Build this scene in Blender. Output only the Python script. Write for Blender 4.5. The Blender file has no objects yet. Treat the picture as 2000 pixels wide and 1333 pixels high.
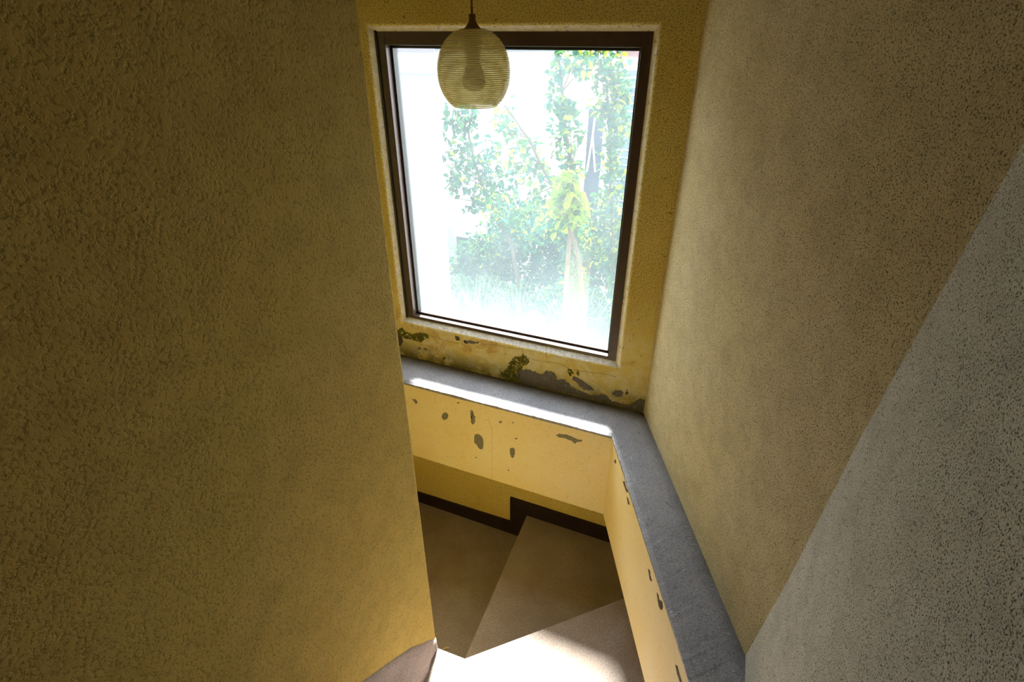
import bpy, bmesh, math, random, json
from mathutils import Vector, Matrix, noise
random.seed(7)
S = bpy.context.scene
C = S.collection
R = math.radians

# ---------------------------------------------------------------- camera
cam_d = bpy.data.cameras.new('camera'); cam = bpy.data.objects.new('camera', cam_d); C.objects.link(cam)
cam.location = (0, 0, 3.0); cam.rotation_euler = (R(59.8), 0, R(22.9))
cam_d.sensor_width = 36; cam_d.lens = 18.72; cam_d.clip_start = 0.02
S.camera = cam
# ---------------------------------------------------------------- world, sun, portal, exposure
w = bpy.data.worlds.new('world'); S.world = w; w.use_nodes = True
bg = w.node_tree.nodes['Background']
bg.inputs['Color'].default_value = (0.90, 0.95, 1.0, 1); bg.inputs['Strength'].default_value = 5.0
sun_d = bpy.data.lights.new('sun', 'SUN'); sun = bpy.data.objects.new('sun', sun_d); C.objects.link(sun)
sun_d.energy = 27; sun_d.angle = R(7.5); sun_d.color = (1.0, 0.96, 0.9)
sa, se = R(-19.5), R(48.5)                       # azimuth from +Y, elevation
sd = Vector((math.sin(sa)*math.cos(se), math.cos(sa)*math.cos(se), math.sin(se)))
sun.rotation_euler = sd.to_track_quat('Z', 'Y').to_euler(); sun.location = (-3, 8, 9)
po_d = bpy.data.lights.new('window_portal', 'AREA'); po = bpy.data.objects.new('window_portal', po_d); C.objects.link(po)
po_d.shape = 'RECTANGLE'; po_d.size = 0.96; po_d.size_y = 1.12; po.location = (-0.815, 1.925, 2.42); po.rotation_euler = (R(-90), 0, 0)
po_d.cycles.is_portal = True
S.view_settings.view_transform = 'Standard'; S.view_settings.look = 'None'
S.view_settings.gamma = 1; S.view_settings.use_curve_mapping = False
S.view_settings.exposure = 0.70

DATA = json.loads('''{"w_cement": [[[-0.7341,1.822,1.7079],[-0.7068,1.822,1.7201],[-0.6681,1.822,1.7188],[-0.6297,1.822,1.7141],[-0.6076,1.822,1.7343],[-0.5892,1.822,1.7433],[-0.57,1.822,1.7313],[-0.5576,1.822,1.7047],[-0.5321,1.822,1.7157],[-0.513,1.822,1.7038],[-0.4932,1.822,1.6791],[-0.4563,1.822,1.6764],[-0.4264,1.822,1.6657],[-0.3903,1.822,1.6648],[-0.3633,1.822,1.6835],[-0.3347,1.822,1.6805],[-0.3191,1.822,1.6637],[-0.2906,1.822,1.6591],[-0.2556,1.822,1.6565],[-0.2271,1.822,1.6776],[-0.2126,1.822,1.6986],[-0.1834,1.822,1.707],[-0.1745,1.822,1.6888],[-0.1749,1.822,1.6549],[-0.1983,1.822,1.6351],[-0.2537,1.822,1.6382],[-0.2953,1.822,1.6362],[-0.353,1.822,1.647],[-0.4103,1.822,1.6443],[-0.484,1.822,1.6495],[-0.5588,1.822,1.6462],[-0.6353,1.822,1.6445],[-0.6977,1.822,1.6319],[-0.7336,1.822,1.6401],[-0.7497,1.822,1.667]],[[-0.4896,1.822,1.7422],[-0.4603,1.822,1.7365],[-0.4343,1.822,1.7249],[-0.4152,1.822,1.709],[-0.3964,1.822,1.6972],[-0.41,1.822,1.6875],[-0.435,1.822,1.684],[-0.4541,1.822,1.6984],[-0.4733,1.822,1.7144],[-0.4923,1.822,1.7263]],[[-0.274,1.822,1.712],[-0.2779,1.822,1.7002],[-0.29,1.822,1.691],[-0.3047,1.822,1.6888],[-0.3151,1.822,1.6947],[-0.3162,1.822,1.7059],[-0.3075,1.822,1.7171],[-0.2933,1.822,1.723],[-0.28,1.822,1.721]],[[-1.0033,1.822,1.7969],[-0.9616,1.822,1.8046],[-0.9247,1.822,1.8062],[-0.9539,1.822,1.791],[-0.9955,1.822,1.7866]]],"w_dark": [[[-1.3337,1.822,1.7222],[-1.3469,1.822,1.6955],[-1.3749,1.822,1.6764],[-1.4045,1.822,1.6739],[-1.4216,1.822,1.6895],[-1.418,1.822,1.7157],[-1.3957,1.822,1.7399],[-1.3653,1.822,1.7509],[-1.341,1.822,1.7439]],[[-0.2523,1.822,1.7197],[-0.2532,1.822,1.7147],[-0.2564,1.822,1.7112],[-0.2605,1.822,1.711],[-0.2636,1.822,1.714],[-0.2641,1.822,1.719],[-0.2619,1.822,1.7235],[-0.258,1.822,1.7255],[-0.2542,1.822,1.724]],[[-1.1071,1.822,1.6797],[-1.1089,1.822,1.6752],[-1.1128,1.822,1.6721],[-1.1169,1.822,1.6718],[-1.1194,1.822,1.6745],[-1.1191,1.822,1.679],[-1.1161,1.822,1.683],[-1.1118,1.822,1.6848],[-1.1083,1.822,1.6835]],[[-1.0485,1.822,1.8125],[-1.0316,1.822,1.8146],[-1.0217,1.822,1.7971],[-1.0373,1.822,1.7892],[-1.0468,1.822,1.7992]],[[-1.3954,1.822,2.2899],[-1.4003,1.822,2.286],[-1.4098,1.822,2.2841],[-1.4195,1.822,2.2851],[-1.4249,1.822,2.2886],[-1.4234,1.822,2.2928],[-1.4157,1.822,2.2959],[-1.4055,1.822,2.2964],[-1.3975,1.822,2.294]],[[-1.3837,1.822,2.2424],[-1.3753,1.822,2.2389],[-1.3706,1.822,2.2225],[-1.3622,1.822,2.2064],[-1.3754,1.822,2.2015],[-1.3833,1.822,2.2207]],[[-1.2361,1.822,1.7027],[-1.2386,1.822,1.6991],[-1.2443,1.822,1.6963],[-1.2505,1.822,1.6953],[-1.2543,1.822,1.6968],[-1.254,1.822,1.7],[-1.2496,1.822,1.7034],[-1.2433,1.822,1.7055],[-1.238,1.822,1.7051]],[[-1.2018,1.822,1.7027],[-1.2055,1.822,1.7007],[-1.213,1.822,1.7003],[-1.2206,1.822,1.7018],[-1.2249,1.822,1.7045],[-1.2239,1.822,1.7071],[-1.2179,1.822,1.7084],[-1.2098,1.822,1.7078],[-1.2035,1.822,1.7055]],[[-1.3929,1.822,1.8248],[-1.397,1.822,1.8181],[-1.4057,1.822,1.8131],[-1.415,1.822,1.8123],[-1.4205,1.822,1.816],[-1.4195,1.822,1.8225],[-1.4127,1.822,1.8288],[-1.4031,1.822,1.8318],[-1.3953,1.822,1.8303]]],"w_moss": [[[-0.7194,1.822,1.7969],[-0.7116,1.822,1.7887],[-0.6924,1.822,1.7849],[-0.6919,1.822,1.7555],[-0.7148,1.822,1.737],[-0.7316,1.822,1.6981],[-0.7258,1.822,1.66],[-0.7334,1.822,1.6176],[-0.7535,1.822,1.6212],[-0.7818,1.822,1.6406],[-0.8182,1.822,1.6561],[-0.8261,1.822,1.6737],[-0.7896,1.822,1.7051],[-0.7815,1.822,1.7419],[-0.7579,1.822,1.7707],[-0.7246,1.822,1.7813]],[[-1.3332,1.822,1.7942],[-1.3144,1.822,1.776],[-1.2741,1.822,1.7715],[-1.2363,1.822,1.7904],[-1.1938,1.822,1.7909],[-1.1893,1.822,1.7725],[-1.2173,1.822,1.7574],[-1.2284,1.822,1.7352],[-1.2549,1.822,1.74],[-1.282,1.822,1.7411],[-1.3279,1.822,1.7398],[-1.3636,1.822,1.75],[-1.3638,1.822,1.7698]],[[-0.513,1.822,1.7695],[-0.4948,1.822,1.7692],[-0.4866,1.822,1.753],[-0.5003,1.822,1.7393],[-0.5105,1.822,1.751]],[[-0.4757,1.822,1.7741],[-0.4628,1.822,1.7741],[-0.4647,1.822,1.7487],[-0.4743,1.822,1.752]],[[-0.3613,1.822,1.6601],[-0.3187,1.822,1.6595],[-0.2686,1.822,1.6484],[-0.2129,1.822,1.6435],[-0.2388,1.822,1.6289],[-0.2943,1.822,1.6261],[-0.3525,1.822,1.6411]]],"w_crack": [[[-1.2016,1.822,1.783],[-1.149,1.822,1.7833],[-1.1061,1.822,1.778],[-1.0636,1.822,1.7746],[-1.0278,1.822,1.7775]],[[-0.6923,1.822,1.7824],[-0.6542,1.822,1.7792],[-0.6093,1.822,1.7819],[-0.5651,1.822,1.7879],[-0.5319,1.822,1.7829],[-0.5058,1.822,1.7713],[-0.4628,1.822,1.7741],[-0.4065,1.822,1.7803],[-0.3583,1.822,1.7863],[-0.3102,1.822,1.7859]],[[-0.9046,1.822,1.8006],[-0.8403,1.822,1.8104],[-0.793,1.822,1.8096],[-0.7234,1.822,1.8192]],[[-1.193,1.822,1.6818],[-1.1581,1.822,1.6719],[-1.1143,1.822,1.6661]],[[-1.3642,1.822,2.7228],[-1.3641,1.822,2.6934],[-1.3711,1.822,2.665],[-1.3666,1.822,2.633],[-1.3697,1.822,2.5982]],[[-0.6146,1.822,1.8301],[-0.6098,1.822,1.7984]],[[-0.7197,1.822,1.8242],[-0.717,1.822,1.7957]],[[-1.3183,1.822,1.6236],[-1.2057,1.822,1.6418],[-1.1164,1.822,1.6361],[-1.012,1.822,1.6257]]],"b_chip": [[[-1.0021,1.634,1.5],[-1.0107,1.634,1.4863],[-1.0223,1.634,1.4796],[-1.0315,1.634,1.4833],[-1.0339,1.634,1.4954],[-1.0284,1.634,1.5104],[-1.0177,1.634,1.5211],[-1.0067,1.634,1.5226],[-1.0006,1.634,1.5143]],[[-0.8851,1.634,1.5755],[-0.8755,1.634,1.5766],[-0.8741,1.634,1.5517],[-0.8655,1.634,1.5453],[-0.8684,1.634,1.5123],[-0.8788,1.634,1.497],[-0.8863,1.634,1.5113],[-0.8789,1.634,1.532],[-0.8863,1.634,1.548]],[[-0.8703,1.634,1.4434],[-0.8535,1.634,1.4545],[-0.8336,1.634,1.4422],[-0.8286,1.634,1.4172],[-0.8316,1.634,1.3716],[-0.8483,1.634,1.3668],[-0.8587,1.634,1.3779],[-0.8738,1.634,1.3971]],[[-0.7369,1.634,1.5572],[-0.7386,1.634,1.5526],[-0.7428,1.634,1.5492],[-0.7475,1.634,1.5484],[-0.7505,1.634,1.5508],[-0.7505,1.634,1.5551],[-0.7473,1.634,1.5594],[-0.7426,1.634,1.5616],[-0.7385,1.634,1.5607]],[[-0.6819,1.634,1.5709],[-0.683,1.634,1.5688],[-0.6856,1.634,1.5671],[-0.6887,1.634,1.5664],[-0.6907,1.634,1.5672],[-0.6907,1.634,1.569],[-0.6887,1.634,1.5711],[-0.6857,1.634,1.5723],[-0.683,1.634,1.5723]],[[-0.6648,1.634,1.4889],[-0.6661,1.634,1.4856],[-0.6693,1.634,1.4829],[-0.6729,1.634,1.4823],[-0.6752,1.634,1.4839],[-0.6753,1.634,1.487],[-0.6729,1.634,1.4902],[-0.6693,1.634,1.492],[-0.6661,1.634,1.4915]],[[-0.6996,1.634,1.4231],[-0.6863,1.634,1.4305],[-0.6762,1.634,1.4264],[-0.6769,1.634,1.3929],[-0.6839,1.634,1.3712],[-0.6942,1.634,1.3723],[-0.6981,1.634,1.3902]],[[-0.4948,1.634,1.5632],[-0.4811,1.634,1.5747],[-0.4496,1.634,1.5816],[-0.4213,1.634,1.577],[-0.4001,1.634,1.572],[-0.3831,1.634,1.5759],[-0.3859,1.634,1.5663],[-0.4028,1.634,1.5589],[-0.4124,1.634,1.546],[-0.4271,1.634,1.5568],[-0.4555,1.634,1.5605],[-0.4803,1.634,1.5575]],[[-0.9396,1.634,1.5997],[-0.941,1.634,1.597],[-0.9445,1.634,1.5947],[-0.9484,1.634,1.594],[-0.9509,1.634,1.5952],[-0.9507,1.634,1.5977],[-0.948,1.634,1.6003],[-0.9441,1.634,1.6019],[-0.9408,1.634,1.6017]],[[-0.7023,1.634,1.2916],[-0.7033,1.634,1.2887],[-0.7057,1.634,1.2864],[-0.7084,1.634,1.2858],[-0.7102,1.634,1.2873],[-0.7102,1.634,1.29],[-0.7084,1.634,1.2928],[-0.7057,1.634,1.2943],[-0.7033,1.634,1.2938]],[[-0.8663,1.634,1.3089],[-0.8672,1.634,1.306],[-0.8692,1.634,1.3039],[-0.8715,1.634,1.3036],[-0.8729,1.634,1.3052],[-0.8728,1.634,1.308],[-0.8713,1.634,1.3106],[-0.8689,1.634,1.3119],[-0.867,1.634,1.3113]],[[-1.1854,1.634,1.5468],[-1.167,1.634,1.5549],[-1.1589,1.634,1.5405],[-1.1658,1.634,1.5244],[-1.1702,1.634,1.5325],[-1.177,1.634,1.5427]]],"b_crack": [[[-0.8161,1.634,1.5442],[-0.7986,1.634,1.5478],[-0.7913,1.634,1.5229],[-0.7826,1.634,1.4889],[-0.7884,1.634,1.4402],[-0.7869,1.634,1.3929],[-0.7894,1.634,1.3135],[-0.79,1.634,1.2062]],[[-1.0569,1.634,1.6376],[-1.0552,1.634,1.6068],[-1.0662,1.634,1.5766]],[[-0.4281,1.634,1.2523],[-0.4317,1.634,1.2205]]],"r_chip": [[[-0.1783,1.4549,1.591],[-0.171,1.4397,1.6078],[-0.1615,1.4198,1.6049],[-0.147,1.3895,1.6122],[-0.1537,1.4035,1.5951],[-0.1673,1.4319,1.5891]],[[-0.0271,1.1394,1.5732],[-0.0215,1.1277,1.5832],[-0.0176,1.1195,1.5746],[-0.0093,1.1021,1.5707],[-0.0152,1.1145,1.5579],[-0.0222,1.1291,1.5653]],[[0.0113,1.0591,1.5853],[0.0166,1.048,1.5929],[0.0203,1.0403,1.5847],[0.0293,1.0215,1.6056],[0.0344,1.011,1.5995],[0.0323,1.0152,1.5779],[0.0253,1.0299,1.5656],[0.0181,1.045,1.5719]],[[0.0927,0.8893,1.5549],[0.0965,0.8813,1.5671],[0.1037,0.8664,1.5634],[0.1128,0.8473,1.5641],[0.1098,0.8536,1.5494],[0.101,0.872,1.5463]],[[-0.1508,1.3976,1.5811],[-0.144,1.3833,1.5902],[-0.1342,1.3628,1.5839],[-0.1401,1.3753,1.5712]],[[-0.2367,1.5767,1.5706],[-0.2294,1.5615,1.5863],[-0.2256,1.5537,1.5761],[-0.2332,1.5695,1.5619]]],"trees": {"vine": {"stem": [[-1.3628,4.0,3.0036],[-1.3425,4.0,2.8808],[-1.2998,4.0,2.6238],[-1.2642,4.0,2.3851],[-1.2002,4.0,2.097],[-1.1594,4.0,1.8275],[-1.115,4.0,1.3208]],"blobs": [[-1.302,4.0,2.8185,0.079,0.107],[-1.3543,4.0,2.721,0.044,0.073],[-1.193,4.0,2.8516,0.077,0.077],[-1.15,4.0,2.7582,0.053,0.053],[-1.3206,4.0,2.5726,0.044,0.092],[-1.2502,4.0,2.5586,0.059,0.059],[-1.2455,4.0,2.4734,0.074,0.082],[-1.347,4.0,2.5546,0.03,0.074],[-1.218,4.0,2.3346,0.091,0.083],[-1.1594,4.0,2.3382,0.045,0.03],[-1.2507,4.0,2.2052,0.085,0.069],[-1.1852,4.0,2.1171,0.101,0.054],[-1.3595,4.0,2.3797,0.03,0.114]]},"tree": {"stem": [[-1.1371,4.4,3.0039],[-1.0799,4.4,2.6689],[-1.0036,4.4,2.1533],[-0.9267,4.4,1.5282],[-0.8481,4.4,0.8107]],"blobs": [[-1.1747,4.4,2.8555,0.107,0.069],[-1.0553,4.4,2.8236,0.083,0.133],[-1.083,4.4,2.7036,0.108,0.116],[-1.0107,4.4,2.5653,0.102,0.117],[-1.0402,4.4,2.4554,0.099,0.119],[-0.9653,4.4,2.3103,0.088,0.161],[-1.0119,4.4,2.1527,0.09,0.164],[-0.951,4.4,1.9565,0.105,0.167],[-0.9736,4.4,1.7436,0.129,0.15],[-0.8873,4.4,1.5334,0.096,0.175],[-0.9853,4.4,1.3823,0.134,0.156],[-0.9566,4.4,2.4227,0.063,0.237],[-1.0756,4.4,1.6443,0.079,0.131],[-1.2274,4.4,2.7695,0.093,0.116],[-0.9628,4.4,2.6723,0.077,0.154],[-1.1242,4.4,2.4882,0.072,0.08],[-1.0835,4.4,1.4619,0.156,0.134],[-0.8454,4.4,1.1159,0.1,0.182]]},"slant": {"stem": [[-1.6649,3.8,2.5442],[-1.5651,3.8,2.4296],[-1.4641,3.8,2.3137],[-1.3805,3.8,2.1584],[-1.2748,3.8,2.0011],[-1.1646,3.8,1.8014],[-1.0441,3.8,1.4922],[-0.9728,3.8,1.0625]],"blobs": [[-1.7253,3.8,2.5416,0.044,0.037],[-1.6451,3.8,2.5112,0.044,0.092],[-1.6944,3.8,2.4227,0.045,0.075],[-1.6052,3.8,2.4101,0.056,0.056],[-1.5446,3.8,2.3543,0.074,0.06],[-1.646,3.8,2.3481,0.045,0.053],[-1.4634,3.8,2.2783,0.082,0.067],[-1.4015,3.8,2.1931,0.09,0.075],[-1.5435,3.8,2.2186,0.076,0.076],[-1.3785,3.8,2.085,0.106,0.084],[-1.5014,3.8,2.1116,0.076,0.069],[-1.4574,3.8,1.9448,0.086,0.07],[-1.3339,3.8,1.9573,0.092,0.069],[-1.6474,3.9,1.7583,0.144,0.103],[-1.3843,3.9,1.7475,0.141,0.101],[-1.8283,4.0,1.7538,0.128,0.106],[-1.1578,4.0,1.6633,0.163,0.122],[-1.6474,3.9,2.1934,0.07,0.086]]},"left": {"stem": [[-2.1621,4.3,2.4723],[-2.2199,4.3,2.2486],[-2.1796,4.3,2.0409],[-2.1122,4.3,1.827],[-1.9915,4.3,1.611],[-1.8164,4.3,1.2979],[-1.7087,4.3,0.6894]],"blobs": [[-2.3327,4.3,2.4252,0.095,0.086],[-2.1876,4.3,2.4319,0.051,0.06],[-2.3899,4.3,2.3006,0.062,0.079],[-2.218,4.3,2.2898,0.087,0.096],[-2.2997,4.3,2.1389,0.089,0.089],[-2.1778,4.3,2.0838,0.107,0.089],[-2.2835,4.3,1.9673,0.118,0.091],[-2.0818,4.3,2.0056,0.089,0.089],[-2.1613,4.3,1.8672,0.136,0.109],[-2.0101,4.3,1.9249,0.098,0.098],[-2.3413,4.3,1.8506,0.101,0.064],[-2.4308,4.3,1.6802,0.057,0.047],[-2.065,4.3,1.7185,0.137,0.101],[-1.8894,4.3,1.804,0.125,0.099],[-2.1699,4.3,1.6377,0.13,0.056],[-1.8659,4.3,1.6253,0.137,0.109],[-1.8164,4.3,1.942,0.097,0.088],[-2.2895,4.3,2.3266,0.113,0.087],[-2.4281,4.3,2.1085,0.045,0.113],[-2.0056,4.3,2.1384,0.078,0.087],[-1.9684,4.3,1.472,0.163,0.117],[-1.6176,4.3,1.4221,0.16,0.137],[-2.3702,4.3,1.8024,0.083,0.065]]},"lime": {"stem": [[-1.0331,3.5,2.1614],[-1.029,3.5,1.9725],[-1.0364,3.5,1.7154],[-1.044,3.5,1.3568]],"blobs": [[-1.1019,3.5,2.1042,0.069,0.062],[-1.0449,3.5,2.0582,0.083,0.083],[-1.1141,3.5,1.9809,0.064,0.078],[-0.9856,3.5,1.9773,0.063,0.077],[-1.0532,3.5,1.8802,0.085,0.064],[-1.0321,3.5,2.1447,0.048,0.027]]},"hedge": {"stem": [],"blobs": [[-2.0698,4.9,1.2806,0.21,0.131],[-1.8204,4.9,1.4168,0.153,0.153],[-1.8422,4.9,1.1477,0.236,0.157],[-1.5705,4.9,1.2384,0.204,0.153],[-1.3533,4.9,1.1621,0.203,0.178],[-2.1283,4.9,1.0522,0.215,0.135],[-1.1389,4.9,1.0868,0.202,0.177],[-0.9522,4.9,1.0086,0.151,0.251],[-2.4895,4.9,1.0009,0.221,0.11],[-2.6259,4.9,0.743,0.171,0.171],[-2.3128,4.9,0.7328,0.28,0.196],[-1.9515,4.9,0.7917,0.273,0.191],[-1.6108,4.9,0.9041,0.238,0.185],[-1.2785,4.9,0.8454,0.234,0.182],[-2.1393,4.4,0.7039,0.233,0.129],[-1.7095,4.3,0.7716,0.222,0.123],[-1.3174,4.2,0.8636,0.21,0.14],[-0.9821,4.2,0.8766,0.16,0.16],[-1.1488,4.0,0.7341,0.226,0.113],[-0.7631,3.9,0.8181,0.107,0.129],[-2.4283,4.4,0.7377,0.105,0.105],[-1.3943,4.9,0.9661,0.233,0.182],[-1.3617,4.7,0.7444,0.256,0.18],[-1.3018,4.5,0.6205,0.251,0.176],[-1.1349,3.9,1.443,0.09,0.123],[-1.1004,3.9,1.2259,0.118,0.126],[-1.1955,4.0,1.5735,0.091,0.091]]},"arch": {"base": [[-0.992,3.6,0.9697],[-1.5978,3.9,0.793],[-2.1045,4.1,0.7592],[-0.7872,4.0,0.8113]]}}}''')

# ---------------------------------------------------------------- material helpers
class NT:
    def __init__(s, name):
        s.m = bpy.data.materials.new(name); s.m.use_nodes = True; s.t = s.m.node_tree; s.n = s.t.nodes; s.l = s.t.links
        s.b = s.n['Principled BSDF']; s.out = s.n['Material Output']
        s.tc = s.n.new('ShaderNodeTexCoord').outputs['Object']
    def N(s, typ, **k):
        n = s.n.new(typ)
        for a, v in k.items():
            if a[0] == '_': setattr(n, a[1:], v)
        return n
    def link(s, a, b): s.l.new(a, b)
    def noise(s, scale, detail=4, rough=.55, vec=None, dist=0):
        n = s.n.new('ShaderNodeTexNoise'); n.inputs['Scale'].default_value = scale; n.inputs['Detail'].default_value = detail
        n.inputs['Roughness'].default_value = rough; n.inputs['Distortion'].default_value = dist
        s.l.new(vec or s.tc, n.inputs['Vector']); return n.outputs['Fac']
    def voro(s, scale, feature='F1'):
        n = s.n.new('ShaderNodeTexVoronoi'); n.feature = feature; n.inputs['Scale'].default_value = scale
        s.l.new(s.tc, n.inputs['Vector']); return n.outputs['Distance']
    def ramp(s, fac, stops):
        n = s.n.new('ShaderNodeValToRGB'); e = n.color_ramp.elements
        while len(e) < len(stops): e.new(0.5)
        for i, (p, c) in enumerate(stops):
            e[i].position = p; e[i].color = (c, c, c, 1) if isinstance(c, (int, float)) else (*c, 1)
        s.l.new(fac, n.inputs[0]); return n.outputs[0]
    def mix(s, fac, a, b, mode='MIX'):
        n = s.n.new('ShaderNodeMix'); n.data_type = 'RGBA'; n.blend_type = mode
        for inp, v in ((n.inputs[0], fac), (n.inputs[6], a), (n.inputs[7], b)):
            if isinstance(v, (int, float)): inp.default_value = v
            elif isinstance(v, tuple): inp.default_value = (*v, 1)
            else: s.l.new(v, inp)
        return n.outputs[2]
    def math(s, op, a, b=0.0):
        n = s.n.new('ShaderNodeMath'); n.operation = op
        for i, v in enumerate((a, b)):
            if isinstance(v, (int, float)): n.inputs[i].default_value = v
            else: s.l.new(v, n.inputs[i])
        return n.outputs[0]
    def xyz(s):
        n = s.n.new('ShaderNodeSeparateXYZ'); s.l.new(s.tc, n.inputs[0]); return n.outputs
    def bump(s, h, dist, strength=1.0, normal=None):
        n = s.n.new('ShaderNodeBump'); n.inputs['Distance'].default_value = dist; n.inputs['Strength'].default_value = strength
        s.l.new(h, n.inputs['Height'])
        if normal: s.l.new(normal, n.inputs['Normal'])
        return n.outputs[0]
    def done(s, col=None, rough=.9, nrm=None, spec=.3, metal=0):
        b = s.b
        if col is not None:
            if isinstance(col, tuple): b.inputs['Base Color'].default_value = (*col, 1)
            else: s.l.new(col, b.inputs['Base Color'])
        if isinstance(rough, (int, float)): b.inputs['Roughness'].default_value = rough
        else: s.l.new(rough, b.inputs['Roughness'])
        b.inputs['Specular IOR Level'].default_value = spec; b.inputs['Metallic'].default_value = metal
        if nrm: s.l.new(nrm, b.inputs['Normal'])
        return s.m

def stucco(name, base, dark, warm, grain=150, depth=.004, speck=.5, blotch=.35):
    k = NT(name)
    big = k.ramp(k.noise(2.2, 5, .6), [(.35, 0.0), (.68, 1.0)])
    mid = k.ramp(k.noise(14, 4, .6), [(.4, 0.0), (.7, 1.0)])
    c = k.mix(k.math('MULTIPLY', big, blotch), base, warm)
    c = k.mix(k.math('MULTIPLY', mid, .18), c, dark)
    g = k.noise(grain, 3, .6)
    pits = k.ramp(g, [(.36, 1.0), (.47, 0.0)])
    c = k.mix(k.math('MULTIPLY', pits, speck), c, dark)
    g2 = k.noise(grain*.45, 2, .5)
    h = k.math('ADD', k.ramp(g, [(.3, 0.0), (.55, 1.0)]), k.math('MULTIPLY', g2, .9))
    return k.done(c, .95, k.bump(h, depth), .15)

M = {}
M['stucco_spine'] = stucco('stucco_left', (.72, .55, .165), (.16, .11, .02), (.76, .52, .14), 170, .0012, .34)
M['stucco_right'] = stucco('stucco_right', (.76, .65, .41), (.09, .065, .02), (.74, .59, .26), 340, .0009, .8)
M['stucco_pale'] = stucco('stucco_pale', (.76, .74, .67), (.10, .09, .06), (.74, .69, .56), 400, .0009, .95)
M['stucco_lower'] = stucco('stucco_lower', (.72, .55, .18), (.30, .20, .04), (.68, .50, .12), 120, .001, .15)

def window_wall_mat():
    k = NT('peeling_yellow_plaster')
    big = k.ramp(k.noise(5, 6, .65), [(.38, 0.0), (.62, 1.0)])
    c = k.mix(k.math('MULTIPLY', big, .5), (.78, .62, .20), (.74, .52, .12))
    x = k.xyz()
    low = k.ramp(x[2], [(0.0, 1.0), (1.0, 0.0)])
    mr = k.n.new('ShaderNodeMapRange'); mr.inputs['From Min'].default_value = 2.15; mr.inputs['From Max'].default_value = 1.75
    k.link(x[2], mr.inputs['Value'])
    above = k.math('GREATER_THAN', x[2], 1.5)
    damp = k.math('MULTIPLY', mr.outputs[0], above)
    pale = k.math('MULTIPLY', damp, k.ramp(k.noise(16, 6, .7, dist=.6), [(.42, 0.0), (.60, 1.0)]))
    c = k.mix(k.math('MULTIPLY', pale, .75), c, (.84, .76, .50))
    rust = k.math('MULTIPLY', damp, k.ramp(k.noise(9, 6, .7, dist=1.2), [(.56, 0.0), (.66, 1.0)]))
    c = k.mix(k.math('MULTIPLY', rust, .7), c, (.55, .27, .04))
    mr2 = k.n.new('ShaderNodeMapRange'); mr2.inputs['From Min'].default_value = 1.74; mr2.inputs['From Max'].default_value = 1.655
    k.link(x[2], mr2.inputs['Value'])
    mo = k.math('MULTIPLY', k.math('MULTIPLY', mr2.outputs[0], above), k.ramp(k.noise(11, 6, .7), [(.36, 0.0), (.54, 1.0)]))
    c = k.mix(k.math('MULTIPLY', mo, .85), c, (.14, .12, .025))
    g = k.noise(230, 3, .6)
    up = k.ramp(damp, [(0.0, .75), (.5, .15)])
    c = k.mix(k.math('MULTIPLY', k.ramp(g, [(.38, 1.0), (.52, 0.0)]), up), c, (.22, .16, .03))
    dots = k.ramp(k.noise(60, 2, .5), [(.70, 0.0), (.74, 1.0)])
    c = k.mix(k.math('MULTIPLY', dots, .6), c, (.2, .12, .04))
    return k.done(c, .92, k.bump(k.math('ADD', g, k.noise(40, 4, .6)), .0018), .2)
M['window_wall'] = window_wall_mat()

def reveal_mat():
    k = NT('chalky_reveal_paint')
    c = k.mix(k.ramp(k.noise(30, 6, .7), [(.45, 0.0), (.62, 1.0)]), (.70, .60, .38), (.78, .72, .60))
    c = k.mix(k.math('MULTIPLY', k.ramp(k.noise(55, 3, .6), [(.60, 0.0), (.68, 1.0)]), .6), c, (.22, .15, .08))
    return k.done(c, .85, k.bump(k.noise(90, 4, .6), .003), .3)
M['reveal'] = reveal_mat()

def sill_mat():
    k = NT('worn_white_sill_plaster')
    c = k.mix(k.ramp(k.noise(70, 5, .7), [(.42, 0.0), (.60, 1.0)]), (.66, .62, .58), (.93, .90, .86))
    return k.done(c, .6, k.bump(k.noise(110, 4, .7), .005), .5)
M['sill'] = sill_mat()

def band_mat():
    k = NT('smooth_ochre_paint')
    c = k.mix(k.ramp(k.noise(4, 5, .6), [(.38, 0.0), (.66, 1.0)]), (.88, .75, .46), (.86, .69, .34))
    rust = k.ramp(k.noise(8, 6, .7, dist=1.5), [(.62, 0.0), (.72, 1.0)])
    c = k.mix(k.math('MULTIPLY', rust, .35), c, (.62, .34, .08))
    c = k.mix(k.math('MULTIPLY', k.ramp(k.noise(130, 2, .5), [(.30, 1.0), (.40, 0.0)]), .25), c, (.4, .28, .1))
    return k.done(c, .7, k.bump(k.noise(60, 5, .6), .0012), .3)
M['band'] = band_mat()

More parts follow.
